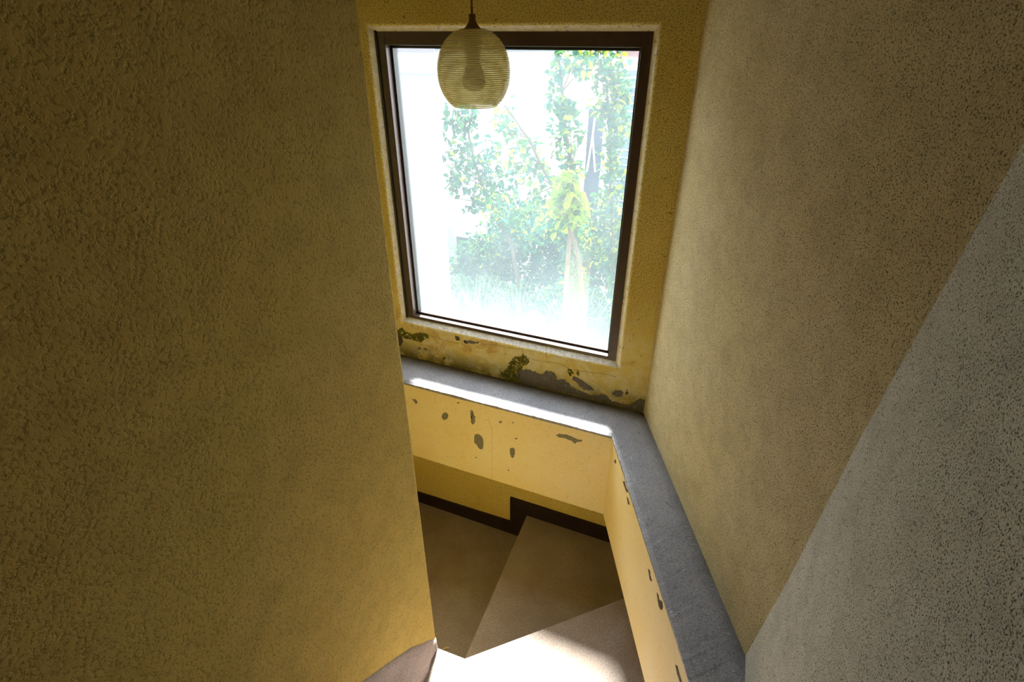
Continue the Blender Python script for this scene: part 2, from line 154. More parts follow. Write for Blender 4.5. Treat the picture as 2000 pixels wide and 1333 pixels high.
def cement_mat(name, a, b, dk, grime=True, rough=.55):
    k = NT(name)
    c = k.mix(k.ramp(k.noise(6, 6, .65), [(.35, 0.0), (.65, 1.0)]), a, b)
    c = k.mix(k.math('MULTIPLY', k.ramp(k.noise(260, 2, .6), [(.38, 1.0), (.50, 0.0)]), .55), c, dk)
    c = k.mix(k.math('MULTIPLY', k.ramp(k.noise(120, 2, .5), [(.68, 0.0), (.73, 1.0)]), .7), c, (.6, .6, .6))
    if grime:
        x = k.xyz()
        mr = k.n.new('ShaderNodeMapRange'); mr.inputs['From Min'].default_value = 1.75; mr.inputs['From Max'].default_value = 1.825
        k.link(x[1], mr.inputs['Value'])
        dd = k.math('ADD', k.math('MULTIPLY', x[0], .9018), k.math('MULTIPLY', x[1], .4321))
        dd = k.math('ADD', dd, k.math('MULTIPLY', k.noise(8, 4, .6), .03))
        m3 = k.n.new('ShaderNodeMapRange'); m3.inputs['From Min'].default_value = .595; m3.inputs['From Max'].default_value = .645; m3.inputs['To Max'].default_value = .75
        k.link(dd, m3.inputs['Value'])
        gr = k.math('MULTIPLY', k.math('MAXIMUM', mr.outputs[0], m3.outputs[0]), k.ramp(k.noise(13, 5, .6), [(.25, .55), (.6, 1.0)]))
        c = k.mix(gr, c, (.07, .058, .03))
        s2 = k.ramp(k.noise(17, 5, .7, dist=.8), [(.60, 0.0), (.68, 1.0)])
        c = k.mix(k.math('MULTIPLY', s2, .5), c, (.10, .10, .10))
    return k.done(c, rough, k.bump(k.math('ADD', k.noise(230, 3, .6), k.noise(25, 3, .5)), .0016), .5)
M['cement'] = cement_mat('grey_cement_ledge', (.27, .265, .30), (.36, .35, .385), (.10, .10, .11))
M['skirt'] = cement_mat('rough_mauve_cement', (.52, .44, .42), (.42, .35, .335), (.08, .06, .06), False, .9)
M['raw'] = cement_mat('bare_cement_patch', (.17, .145, .12), (.22, .19, .16), (.06, .05, .04), False, .95)
M['chip'] = cement_mat('chip_in_paint', (.22, .20, .14), (.26, .235, .17), (.10, .09, .06), False, .95)
M['dark_chip'] = cement_mat('dark_stain_chip', (.09, .07, .04), (.13, .10, .06), (.03, .025, .02), False, .95)

def moss_mat():
    k = NT('moss')
    c = k.mix(k.ramp(k.noise(60, 4, .7), [(.4, 0.0), (.6, 1.0)]), (.10, .10, .018), (.22, .20, .03))
    return k.done(c, 1, k.bump(k.noise(180, 4, .7), .006), .1)
M['moss'] = moss_mat()
def simple(name, col, rough=.8, spec=.3, metal=0, var=.2, scale=30):
    k = NT(name)
    d = tuple(v*(1-var) for v in col)
    c = k.mix(k.ramp(k.noise(scale, 4, .6), [(.35, 0.0), (.65, 1.0)]), d, col)
    return k.done(c, rough, None, spec, metal)
M['crack'] = simple('crack_line', (.11, .07, .025), 1)
M['rust_crack'] = simple('rusty_hairline', (.60, .33, .10), .9)
M['frame'] = simple('dark_brown_window_metal', (.075, .045, .036), .32, .5, 0, .25, 40)
M['bead'] = simple('black_glazing_bead', (.02, .02, .022), .4, .5)
M['skirting'] = simple('black_brown_skirting', (.022, .012, .012), .45, .4, 0, .3, 30)
M['brass'] = simple('tarnished_brass', (.36, .21, .08), .45, .5, .3)
M['cord'] = simple('brown_cord', (.26, .12, .05), .7)
M['bulb'] = simple('dusty_bulb', (.42, .33, .14), .5, .5)
M['straw'] = simple('straw', (.8, .6, .25), .8)
M['dust'] = simple('pale_dust_crumb', (.75, .73, .7), .9)

def tread_mat():
    k = NT('mottled_lino_tread')
    c = k.mix(k.ramp(k.noise(7, 5, .6), [(.35, 0.0), (.68, 1.0)]), (.35, .30, .275), (.28, .22, .18))
    c = k.mix(k.math('MULTIPLY', k.ramp(k.noise(150, 3, .6), [(.42, 1.0), (.56, 0.0)]), .4), c, (.16, .12, .09))
    return k.done(c, .75, k.bump(k.noise(260, 2, .5), .0006), .3)
M['tread'] = tread_mat()

def glass_mat():
    k = NT('dusty_window_glass')
    k.n.remove(k.b)
    x = k.xyz()
    mr = k.n.new('ShaderNodeMapRange'); mr.inputs['From Min'].default_value = 2.45; mr.inputs['From Max'].default_value = 1.86
    k.link(x[2], mr.inputs['Value'])
    low = k.math('POWER', mr.outputs[0], 3.6)
    nz = k.ramp(k.noise(5, 5, .6), [(.3, 0.0), (.7, 1.0)])
    f = k.math('ADD', k.math('ADD', .023, k.math('MULTIPLY', nz, .014)), k.math('MULTIPLY', low, .048))
    tr = k.n.new('ShaderNodeBsdfTransparent'); tr.inputs[0].default_value = (.96, .98, .98, 1)
    dl = k.n.new('ShaderNodeBsdfTranslucent'); dl.inputs[0].default_value = (.64, .80, .88, 1)
    gl = k.n.new('ShaderNodeBsdfGlossy'); gl.inputs['Roughness'].default_value = .02
    m1 = k.n.new('ShaderNodeMixShader'); k.link(f, m1.inputs[0]); k.link(tr.outputs[0], m1.inputs[1]); k.link(dl.outputs[0], m1.inputs[2])
    m2 = k.n.new('ShaderNodeMixShader'); m2.inputs[0].default_value = .04; k.link(m1.outputs[0], m2.inputs[1]); k.link(gl.outputs[0], m2.inputs[2])
    k.link(m2.outputs[0], k.out.inputs[0]); return k.m
M['glass'] = glass_mat()

def shade_mat():
    k = NT('amber_ribbed_lamp_glass')
    k.n.remove(k.b)
    tr = k.n.new('ShaderNodeBsdfTransparent'); tr.inputs[0].default_value = (.97, .93, .76, 1)
    dl = k.n.new('ShaderNodeBsdfTranslucent'); dl.inputs[0].default_value = (.80, .72, .44, 1)
    df = k.n.new('ShaderNodeBsdfDiffuse'); df.inputs[0].default_value = (.70, .60, .34, 1)
    gl = k.n.new('ShaderNodeBsdfGlossy'); gl.inputs['Roughness'].default_value = .15
    def mx(f, a, b):
        m = k.n.new('ShaderNodeMixShader'); m.inputs[0].default_value = f; k.link(a.outputs[0], m.inputs[1]); k.link(b.outputs[0], m.inputs[2]); return m
    z = k.xyz()[2]                                # ribs: the glass is thicker and clearer in turn
    rib = k.math('SINE', k.math('MULTIPLY', z, 2*math.pi/.0047))
    rb = k.ramp(k.math('ADD', k.math('MULTIPLY', rib, .5), .5), [(.15, .15), (.75, .62)])
    a1 = mx(.2, dl, df)
    m1 = k.n.new('ShaderNodeMixShader'); k.link(rb, m1.inputs[0]); k.link(a1.outputs[0], m1.inputs[1]); k.link(tr.outputs[0], m1.inputs[2])
    m = mx(.05, m1, gl)
    k.link(m.outputs[0], k.out.inputs[0]); return k.m
M['shade'] = shade_mat()

def leaf_mat(name, col, tcol):
    k = NT(name); k.n.remove(k.b)
    nz = k.ramp(k.noise(9, 3, .6), [(.35, 0.0), (.65, 1.0)])
    a = k.mix(nz, col, tuple(v*.55 for v in col)); b = k.mix(nz, tcol, tuple(v*.6 for v in tcol))
    df = k.n.new('ShaderNodeBsdfDiffuse'); dl = k.n.new('ShaderNodeBsdfTranslucent')
    k.link(a, df.inputs[0]); k.link(b, dl.inputs[0])
    m = k.n.new('ShaderNodeMixShader'); m.inputs[0].default_value = .45
    k.link(df.outputs[0], m.inputs[1]); k.link(dl.outputs[0], m.inputs[2]); k.link(m.outputs[0], k.out.inputs[0]); return k.m
M['leaf_green'] = leaf_mat('green_leaf', (.035, .105, .035), (.05, .15, .03))
M['leaf_blue'] = leaf_mat('bluish_leaf', (.016, .085, .060), (.03, .12, .07))
M['leaf_lime'] = leaf_mat('lime_leaf', (.14, .26, .005), (.20, .36, .005))
M['leaf_yellow'] = leaf_mat('yellow_leaf', (.20, .24, .02), (.28, .34, .02))
M['leaf_pale'] = leaf_mat('pale_blade', (0.105, 0.18, 0.105), (0.135, 0.225, 0.105))
M['bark'] = simple('bark', (.05, .035, .022), .9)
M['low_bounce'] = simple('low_bounce_dark', (.07, .045, .02), .8)  # invented dark finish for unseen back wall and ceiling, cuts bounced fill light
M['white_wall'] = simple('white_render', (.80, .80, .82), .9, .2, 0, .04, 2)
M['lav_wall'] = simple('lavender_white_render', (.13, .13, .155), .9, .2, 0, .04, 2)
M['shutter'] = simple('blue_grey_shutter', (.07, .10, .16), .7)
M['blue_door'] = simple('dark_blue_panel', (.015, .025, .06), .6)
M['pink'] = simple('faded_pink_paint', (.20, .14, .15), .8)
M['concrete'] = simple('pale_concrete_ground', (.36, .35, .33), .9, .2, 0, .15, 1.5)

# ---------------------------------------------------------------- mesh helpers
def obj(name, bm, mat, parent=None, smooth=False):
    bmesh.ops.recalc_face_normals(bm, faces=bm.faces)
    me = bpy.data.meshes.new(name); bm.to_mesh(me); bm.free()
    if isinstance(mat, (list, tuple)):
        for m in mat: me.materials.append(m)
    else: me.materials.append(mat)
    if smooth:
        for p in me.polygons: p.use_smooth = True
    o = bpy.data.objects.new(name, me); C.objects.link(o)
    if parent is not None:
        o.parent = parent; o.matrix_parent_inverse = parent.matrix_basis.inverted()
    return o
def empty(name, loc=(0, 0, 0), parent=None):
    o = bpy.data.objects.new(name, None); C.objects.link(o); o.location = loc; o.empty_display_size = .05
    if parent is not None: o.parent = parent; o.matrix_parent_inverse = parent.matrix_basis.inverted()
    return o
def tag(o, label, cat, group=None):
    o['label'] = label; o['category'] = cat
    if group: o['group'] = group
    return o
def struct(o, label=None):
    o['kind'] = 'structure'
    if label: o['label'] = label
    return o
def box(bm, x0, x1, y0, y1, z0, z1, mi=0):
    vs = [bm.verts.new((x, y, z)) for x in (x0, x1) for y in (y0, y1) for z in (z0, z1)]
    for f in ((0, 1, 3, 2), (4, 6, 7, 5), (0, 4, 5, 1), (2, 3, 7, 6), (0, 2, 6, 4), (1, 5, 7, 3)):
        bm.faces.new([vs[i] for i in f]).material_index = mi
def prism(bm, pts, z0, z1, mi=0):
    a = [bm.verts.new((*p, z0)) for p in pts]; b = [bm.verts.new((*p, z1)) for p in pts]
    n = len(pts)
    bm.faces.new(a[::-1]).material_index = mi; bm.faces.new(b).material_index = mi
    for i in range(n): bm.faces.new((a[i], a[(i+1) % n], b[(i+1) % n], b[i])).material_index = mi
def bevel(bm, w, seg=2, flt=None):
    es = [e for e in bm.edges if (flt is None or flt(e))]
    bmesh.ops.bevel(bm, geom=es, offset=w, segments=seg, profile=.6, affect='EDGES')
def tube(bm, pts, rads, n=8, cap=True):
    pts = [Vector(p) for p in pts]; rings = []
    for i, p in enumerate(pts):
        t = (pts[min(i+1, len(pts)-1)] - pts[max(i-1, 0)]).normalized()
        u = t.cross(Vector((0, 1, .01))); u = u.normalized() if u.length > 1e-4 else Vector((1, 0, 0)); v = t.cross(u)
        r = rads[i] if isinstance(rads, (list, tuple)) else rads
        rings.append([bm.verts.new(p + r*(math.cos(a)*u + math.sin(a)*v)) for a in (2*math.pi*j/n for j in range(n))])
    for a, b in zip(rings, rings[1:]):
        for j in range(n): bm.faces.new((a[j], a[(j+1) % n], b[(j+1) % n], b[j]))
    if cap: bm.faces.new(rings[0][::-1]); bm.faces.new(rings[-1])
def lathe(bm, prof, cx, cy, n=48, close=False):
    rings = [[bm.verts.new((cx + r*math.cos(2*math.pi*j/n), cy + r*math.sin(2*math.pi*j/n), z)) for j in range(n)] for r, z in prof]
    prs = list(zip(rings, rings[1:])) + ([(rings[-1], rings[0])] if close else [])
    for a, b in prs:
        for j in range(n): bm.faces.new((a[j], a[(j+1) % n], b[(j+1) % n], b[j]))

# ---------------------------------------------------------------- dimensions (metres; Y points out through the window)
YW, YF = 1.822, 1.634
ZL, ZB = 1.640, 1.200
T1, T2, T3 = 1.006, 0.827, 0.647
CEIL = 4.1; BOT = -0.2; YB = -1.6
NR = Vector((.9018, .4321, 0))
def rx(y, d=.623): return (d - .4321*y)/.9018          # x on an oblique plane at distance d
SX, SX2, SY = -0.702, -0.86, 0.943
XL, XLU = -1.382, -1.62

# ---------------------------------------------------------------- structure
# window wall with a chamfered opening
def window_wall():
    bm = bmesh.new()
    x0, x1, z0, z1 = XLU-.3, .30, BOT, CEIL
    oo = (-1.334, -.300, 1.822, 3.020)         # opening at the face
    oi = (-1.306, -.322, 1.845, 3.000)         # behind the chamfer
    yi, yb = YW+.022, YW+.095
    def ring(x0, x1, z0, z1, y): return [bm.verts.new(p) for p in ((x0, y, z0), (x1, y, z0), (x1, y, z1), (x0, y, z1))]
    A = ring(x0, x1, z0, z1, YW); B_ = ring(*oo, YW); D_ = ring(*oi, yi); E_ = ring(*oi, yb); F_ = ring(x0, x1, z0, z1, yb)
    def br(a, b, mi, sill=None):
        for i in range(4):
            f = bm.faces.new((a[i], a[(i+1) % 4], b[(i+1) % 4], b[i])); f.material_index = sill if (sill is not None and i == 0) else mi
    br(A, B_, 0); br(B_, D_, 1, 2); br(D_, E_, 1, 2); br(E_, F_, 0); br(F_, A, 0)
    es = [e for e in bm.edges if set(e.verts) <= set(B_)]
    bmesh.ops.bevel(bm, geom=es, offset=.006, segments=3, profile=.5, affect='EDGES')
    return struct(obj('wall_front', bm, [M['window_wall'], M['reveal'], M['sill']]))
wall_front = window_wall()

# oblique right wall, folding into the straight pale wall
bm = bmesh.new()
ZS = [BOT, 1.2, 1.619, 2.0, 2.4, 2.893, 3.4, CEIL]
def fold(z):
    t = max(0, min(1, (z-1.619)/(2.893-1.619))); y = .93 - .099*t
    t2 = t + .04*math.sin(t*7)
    return .93 - .099*t2
NA = 6
strips = []
for z in ZS:
    yf = fold(z)
    y_corner = 1.9
    strips.append([bm.verts.new((rx(y_corner) + 0, y_corner, z)), bm.verts.new((rx(yf), yf, z))])
for a, b in zip(strips, strips[1:]): bm.faces.new((a[0], b[0], b[1], a[1]))
bk = [bm.verts.new((rx(1.9)+.35, 1.9+.1, z)) for z in (BOT, CEIL)] ; bk2 = [bm.verts.new((.75, fold(z), z)) for z in (BOT, CEIL)]
bm.faces.new((bk[0], bk2[0], bk2[1], bk[1]))
bm.faces.new([s[0] for s in strips] + [bk[1], bk[0]]); bm.faces.new([s[1] for s in strips][::-1] + [bk2[0], bk2[1]])
bm.faces.new((strips[0][0], strips[0][1], bk2[0], bk[0])); bm.faces.new((strips[-1][0], bk[1], bk2[1], strips[-1][1]))
struct(obj('wall_right', bm, M['stucco_right']))
bm = bmesh.new()
fr, bkk = [], []
for z in ZS:
    yf = fold(z); lean = .036*(z-1.62) if z > 1.62 else 0
    fr.append([bm.verts.new((rx(yf), yf, z)), bm.verts.new((.256+lean, .35, z)), bm.verts.new((.262+lean, YB, z))])
    bkk.append([bm.verts.new((.75, yf, z)), bm.verts.new((.75, YB, z))])
for i in range(len(ZS)-1):
    a, b = fr[i], fr[i+1]; c, d = bkk[i], bkk[i+1]
    bm.faces.new((a[0], b[0], b[1], a[1])); bm.faces.new((a[1], b[1], b[2], a[2]))
    bm.faces.new((c[0], d[0], d[1], c[1])); bm.faces.new((a[0], c[0], d[0], b[0])); bm.faces.new((a[2], b[2], d[1], c[1]))
bm.faces.new([fr[0][0], fr[0][1], fr[0][2], bkk[0][1], bkk[0][0]]); bm.faces.new([fr[-1][0], fr[-1][1], fr[-1][2], bkk[-1][1], bkk[-1][0]])
struct(obj('wall_right_near', bm, M['stucco_pale']))

# spine wall on the left, between the two flights
bm = bmesh.new(); box(bm, SX2, SX, YB, SY, BOT, CEIL)
bevel(bm, .006, 2, lambda e: all(v.co.y > SY-.01 for v in e.verts) and abs(e.verts[0].co.z-e.verts[1].co.z) > 1)
struct(obj('wall_left', bm, M['stucco_spine']))
# outer left wall of the lower flight, thicker below
bm = bmesh.new(); box(bm, XLU-.2, XLU, YB, YW, ZL-.02, CEIL); box(bm, XLU-.2, XL, YB, YW+.01, BOT, ZL-.02)
struct(obj('wall_left_far', bm, M['stucco_lower']))
bm = bmesh.new(); box(bm, XLU-.2, .75, YB-.15, YB, BOT, CEIL); struct(obj('wall_back', bm, M['low_bounce']))
bm = bmesh.new(); box(bm, XLU-.2, .75, YB-.15, YW+.095, CEIL, CEIL+.15); struct(obj('ceiling', bm, M['low_bounce']))
bm = bmesh.new(); box(bm, XLU-.2, .75, YB-.15, YW+.095, BOT-.1, BOT); struct(obj('floor', bm, M['tread']))

# projecting band and its cement ledge
XG = .262
bm = bmesh.new()
CY = (.468-.9018*XG)/.4321                       # where the oblique front meets the pale wall
po_out = [(XLU, YW+.004), (rx(YW), YW+.004), (rx(.93)+.004, .93), (XG, .60)]
po_in = [(XLU, YF), (rx(YF, .468), YF), (rx(.80, .468), .80), (XG, CY)]
def ringpts(z): return [bm.verts.new((*p, z)) for p in po_out], [bm.verts.new((*p, z)) for p in po_in]
(o0, i0), (o1, i1) = ringpts(ZB), ringpts(ZL-.016)
for k in range(3):
    bm.faces.new((o0[k], o0[k+1], i0[k+1], i0[k])); bm.faces.new((o1[k], i1[k], i1[k+1], o1[k+1]))
    bm.faces.new((i0[k], i0[k+1], i1[k+1], i1[k])); bm.faces.new((o0[k], o1[k], o1[k+1], o0[k+1]))
for k in (0, 3): bm.faces.new((o0[k], i0[k], i1[k], o1[k]))
band = struct(obj('trim_1', bm, M['band']))
band['label'] = 'projecting ochre painted band below the grey ledge'
# ledge cap: densely cut edge, worn and uneven
bm = bmesh.new()
front = []
P = [(XLU, YF), (rx(YF, .468), YF), (XG, (.468-.9018*XG)/.4321)]
for a, b in zip(P, P[1:]):
    n = int(math.dist(a, b)/.008)
    for i in range(n): front.append((a[0]+(b[0]-a[0])*i/n, a[1]+(b[1]-a[1])*i/n))
front.append(P[-1])
cx0, cy0 = .25, 2.4
topi, lip, bot, inner = [], [], [], []
for i, (x, y) in enumerate(front):
    j = noise.noise(Vector((x*9, y*9, 0)))*.0035 + noise.noise(Vector((x*60, y*60, 3)))*.003
    nrm = Vector((0, -1)) if y >= YF-1e-6 and x < rx(YF, .468)-1e-6 else Vector((-.9018, -.4321))
    if abs(x-P[1][0]) < .002: nrm = Vector((-.45, -.75))
    o = .003 + j
    topi.append(bm.verts.new((x-nrm.x*.010, y-nrm.y*.010, ZL + j*.4)))
    lip.append(bm.verts.new((x+nrm.x*o, y+nrm.y*o, ZL-.006)))
    bot.append(bm.verts.new((x+nrm.x*(o*.5+.001), y+nrm.y*(o*.5+.001), ZL-.018+j)))
for i in range(len(front)-1):
    bm.faces.new((topi[i], topi[i+1], lip[i+1], lip[i])); bm.faces.new((lip[i], lip[i+1], bot[i+1], bot[i]))
def lerp2(a, b, u): return (a[0]+(b[0]-a[0])*u, a[1]+(b[1]-a[1])*u)
bt, bb = [], []
ic = int(math.dist(P[0], P[1])/.008); nn = len(front)
for i in range(nn):
    if i <= ic: q = lerp2((XLU, YW+.004), (rx(YW+.004), YW+.004), i/ic)
    else:
        u = (i-ic)/(nn-1-ic); q = lerp2((rx(YW+.004)+.003, YW+.004), (rx(.93)+.004, .93), min(1, u/.75)) if u < .75 else lerp2((rx(.93)+.004, .93), (XG, .60), (u-.75)/.25)
    bt.append(bm.verts.new((*q, ZL))); bb.append(bm.verts.new((*q, ZL-.018)))
for i in range(nn-1):
    bm.faces.new((topi[i], bt[i], bt[i+1], topi[i+1])); bm.faces.new((bot[i], bot[i+1], bb[i+1], bb[i])); bm.faces.new((bt[i], bb[i], bb[i+1], bt[i+1]))
for i in (0, -1): bm.faces.new((topi[i], lip[i], bot[i], bb[i], bt[i]))
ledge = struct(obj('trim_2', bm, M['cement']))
ledge['label'] = 'worn grey cement ledge running below the window and along the right wall'

# ---------------------------------------------------------------- plaster damage: thin flakes and growth on the walls
def patch(name, pts, nrm, mat, parent, h=.0015, jit=.0015, dome=0, sub=4):
    nrm = Vector(nrm); pts = [Vector(p) for p in pts]; n = len(pts); out = []
    size = max((a-b).length for a in pts for b in pts)
    jit = min(jit, size*.07); up = Vector((0, 0, 1)); tn = up.cross(nrm).normalized()
    for i in range(n):
        for s in range(sub):
            p = pts[i].lerp(pts[(i+1) % n], s/sub)
            q = Vector((p.x*210, p.y*210, p.z*210))
            out.append(p + tn*noise.noise(q)*jit*2 + up*noise.noise(q+Vector((9, 4, 1)))*jit*2)
    bm = bmesh.new()
    a = [bm.verts.new(p - nrm*.002) for p in out]; b = [bm.verts.new(p + nrm*h) for p in out]
    bm.faces.new(a[::-1]); top = bm.faces.new(b)
    for i in range(len(out)): bm.faces.new((a[i], a[(i+1) % len(out)], b[(i+1) % len(out)], b[i]))
    bmesh.ops.triangulate(bm, faces=[f for f in bm.faces if len(f.verts) > 4])
    return obj(name, bm, mat, parent)
def crack(name, pts, nrm, mat, parent, w=.0012):
    nrm = Vector(nrm); res = []
    pts = [Vector(p) for p in pts]
    for a, b in zip(pts, pts[1:]):
        n = max(2, int((b-a).length/.006))
        for i in range(n):
            p = a.lerp(b, i/n); q = p*90
            res.append(p + Vector((noise.noise(q), 0, noise.noise(q+Vector((5, 5, 5)))))*.003)
    res.append(pts[-1])
    bm = bmesh.new(); tube(bm, res, [w*(.35+.9*abs(noise.noise(p*70))) for p in res], 4); 
    return obj(name, bm, mat, parent)
def moss(name, pts, nrm, parent, dens=1.0):
    """a low cushion of small tufts inside an outline"""
    nrm = Vector(nrm); P3 = [Vector(p) for p in pts]
    xs = [p.x for p in P3]; zs = [p.z for p in P3]; y = P3[0].y
    def inside(x, z):
        c = False; j = len(P3)-1
        for i in range(len(P3)):
            a, b = P3[i], P3[j]
            if (a.z > z) != (b.z > z) and x < (b.x-a.x)*(z-a.z)/(b.z-a.z)+a.x: c = not c
            j = i
        return c
    bm = bmesh.new(); area = (max(xs)-min(xs))*(max(zs)-min(zs)); n = int(area*90000*dens)
    for _ in range(n):
        x, z = random.uniform(min(xs), max(xs)), random.uniform(min(zs), max(zs))
        if not inside(x, z) or noise.noise(Vector((x*70, 0, z*70))) < -.38: continue
        r = random.uniform(.0015, .0042)
        bmesh.ops.create_icosphere(bm, subdivisions=1, radius=r, matrix=Matrix.Translation((x, y + nrm.y*.0005, z)) @ Matrix.Diagonal((1, .5, 1.2, 1)))
    if not bm.verts: bmesh.ops.create_icosphere(bm, subdivisions=1, radius=.003, matrix=Matrix.Translation(P3[0]))
    o = obj(name, bm, M['moss'], parent); o['kind'] = 'stuff'; return o
NY = (0, -1, 0); NRR = (-.9018, -.4321, 0)
for i, p in enumerate(DATA['w_cement']): patch('bare_cement', p, NY, M['raw'], wall_front, .0016, .005)
for p in DATA['w_dark']: patch('dark_spot', p, NY, M['dark_chip'], wall_front, .0012)
for p in DATA['w_moss']: moss('moss', p, NY, wall_front)
for p in DATA['w_crack']: crack('crack', p, NY, M['crack'], wall_front)
for p in DATA['b_chip']: patch('paint_chip', p, NY, M['chip'], band, .001, .002)
for p in DATA['b_crack']: crack('crack', p, NY, M['rust_crack'], band, .0010)
for p in DATA['r_chip']: patch('paint_chip', p, NRR, M['dark_chip'], band, .001, .001)

# ---------------------------------------------------------------- window
win = empty('window_1', (-.815, YW+.03, 1.85)); struct(win, 'dark brown fixed window with a single dusty pane')
FX0, FX1, FZ0, FZ1 = -1.310, -.320, 1.845, 3.003
y0, y1 = YW+.022, YW+.085
def rail(name, x0, x1, z0, z1, ya=y0, yb=y1, mat='frame', bv=.003):
    bm = bmesh.new(); box(bm, x0, x1, ya, yb, z0, z1); bevel(bm, bv, 2); return obj(name, bm, M[mat], win)
W_ = .036
rail('window_frame', FX0, FX0+W_, FZ0, FZ1); rail('window_frame', FX1-W_, FX1, FZ0, FZ1)
rail('window_frame', FX0+W_, FX1-W_, FZ1-.046, FZ1)
rail('window_frame', FX0+W_, FX1-W_, FZ0, FZ0+.014)
g0, g1 = y0+.028, y1
b_ = .010
rail('glazing_bead', FX0+W_, FX0+W_+b_, FZ0+.014, FZ1-.046, g0, g1, 'bead', .002)
rail('glazing_bead', FX1-W_-b_, FX1-W_, FZ0+.014, FZ1-.046, g0, g1, 'bead', .002)
rail('glazing_bead', FX0+W_+b_, FX1-W_-b_, FZ1-.046-b_, FZ1-.046, g0, g1, 'bead', .002)
rail('glazing_bead', FX0+W_+b_, FX1-W_-b_, FZ0+.014, FZ0+.014+.010, g0, g0+.012, 'frame', .002)
rail('outer_frame', FX0-.004, FX0+.004, FZ0, FZ1, y0-.006, y0+.01, 'bead', .001)
bm = bmesh.new(); box(bm, FX0+W_+.003, FX1-W_-.003, y0+.046, y0+.050, FZ0+.012, FZ1-.05)
obj('pane', bm, M['glass'], win)
# ---------------------------------------------------------------- winder staircase
st = empty('staircase', (-.6, .95, T3)); tag(st, 'mottled brown winder staircase turning left below the window', 'staircase')
A2 = (rx(YW)+.01, YW+.01)
def slab(name, pts, z, mat='tread', th=.035):
    bm = bmesh.new(); prism(bm, pts, z-th, z); bevel(bm, .004, 2, lambda e: all(v.co.z > z-.001 for v in e.verts)); return obj(name, bm, M[mat], st)
def riser(pts, z0, z1):
    bm = bmesh.new(); prism(bm, pts, z0, z1); return obj('riser', bm, M['skirting'], st)
t1 = [(SX+.0, .70), (.258, .70), (rx(.93)-.002, .93), (-.025, 1.495), (-.587, .945), (SX, .945)]
slab('tread', t1, T1); riser([(SX+.0, .72), (.24, .72), (.235, .93), (-.035, 1.475), (-.585, .930), (SX, .930)], T2-.1, T1-.034)
t2 = [(-.636, .90), (-.683, YW+.005), (A2[0], YW+.005), (-.015, 1.49), (-.50, .90)]
slab('tread', t2, T2); riser([(-.620, .92), (-.668, YW), (A2[0], YW), (-.015, 1.48), (-.5, .92)], T3-.1, T2-.034)
slab('tread', [(XL, .945), (XL, YW+.005), (-.60, YW+.005), (-.60, .90), (SX2, .90)], T3)
riser([(XL, .965), (XL, YW), (-.62, YW), (-.62, .93), (SX2, .93)], T3-.3, T3-.034)
for k in range(1, 4):                            # lower flight, behind the spine wall
    slab('tread', [(XL, .945-.23*k), (XL, 1.19-.23*k), (SX2, 1.19-.23*k), (SX2, .945-.23*k)], T3-.18*k)
    riser([(XL, .965-.23*k), (XL, 1.17-.23*k), (SX2, 1.17-.23*k), (SX2, .965-.23*k)], BOT, T3-.18*k-.034)
for k in range(0, 6):                            # upper flight, below the camera
    z = T1+.18*(k+1); ya = .70-.23*k
    slab('tread', [(SX, ya-.26), (.256, ya-.26), (.256, ya), (SX, ya)], z)
    riser([(SX, ya-.25), (.256, ya-.25), (.256, ya-.018), (SX, ya-.018)], T1-.1, z-.034)
zt = T1+.18*7
slab('landing', [(SX, YB), (.256, YB), (.256, -.68), (SX, -.68)], zt)

# skirting along the recessed wall below the band (steps down with the treads)
HB = .098
bm = bmesh.new()
box(bm, XL, -.776, YW-.012, YW, T3-.01, .719); box(bm, -.776, -.67, YW-.0121, YW, T3-.01, .915); box(bm, -.67, rx(YW), YW-.012, YW, T2-.01, .915)
for v in bm.verts:
    if abs(v.co.z-.719) < 1e-4 and v.co.x > -.8: v.co.z = .735
struct(obj('baseboard_front', bm, M['skirting']))
bm = bmesh.new(); box(bm, XL, XL+.012, .95, YW-.012, T3-.01, .719); struct(obj('baseboard_left', bm, M['skirting']))
bm = bmesh.new()
pr_ = [(rx(YW)-.001, YW-.004), (rx(1.3)-.001, 1.3), (rx(1.3)-.014, 1.295), (rx(YW)-.014, YW-.012)]
prism(bm, pr_, T2-.01, .93); struct(obj('baseboard_right', bm, M['skirting']))

# rough cement skirting on the spine wall, climbing with the upper flight
bm = bmesh.new()
top = [(SY+.0005, 1.072), (.900, 1.125), (.855, 1.170), (.812, 1.225), (.74, 1.290), (.66, 1.357), (.582, 1.422), (.352, 1.602), (.122, 1.782), (-.108, 1.962), (-.338, 2.142), (-.68, 2.40), (YB, 2.40)]
cols = []
for y, z in top:
    zb = T1-.02 if y > .70 else T1 + .18*(int((.70-y)/.23)) - .02
    zb = min(zb, z-.1)
    col = []
    for t, off in ((0, .003), (.06, .010), (.35, .013), (.7, .014), (.88, .020), (1, .034)):
        zz = z + (max(zb, T1-.02) - z)*t if y > .69 else z + (zb-z)*t
        col.append(bm.verts.new((SX + off*(.12 if y > .86 else .7 if y > .8 else 1) + .0015*noise.noise(Vector((y*20, zz*20, 0))), y, zz)))
    col.append(bm.verts.new((SX-.01, y, col[-1].co.z))); col.insert(0, bm.verts.new((SX-.01, y, z)))
    cols.append(col)
for a, b in zip(cols, cols[1:]):
    for j in range(len(a)-1): bm.faces.new((a[j], b[j], b[j+1], a[j+1]))
bm.faces.new(cols[0]); bm.faces.new(cols[-1][::-1])
struct(obj('trim_3', bm, M['skirt'], None, True), 'rough mauve grey cement skirting at the foot of the left wall')

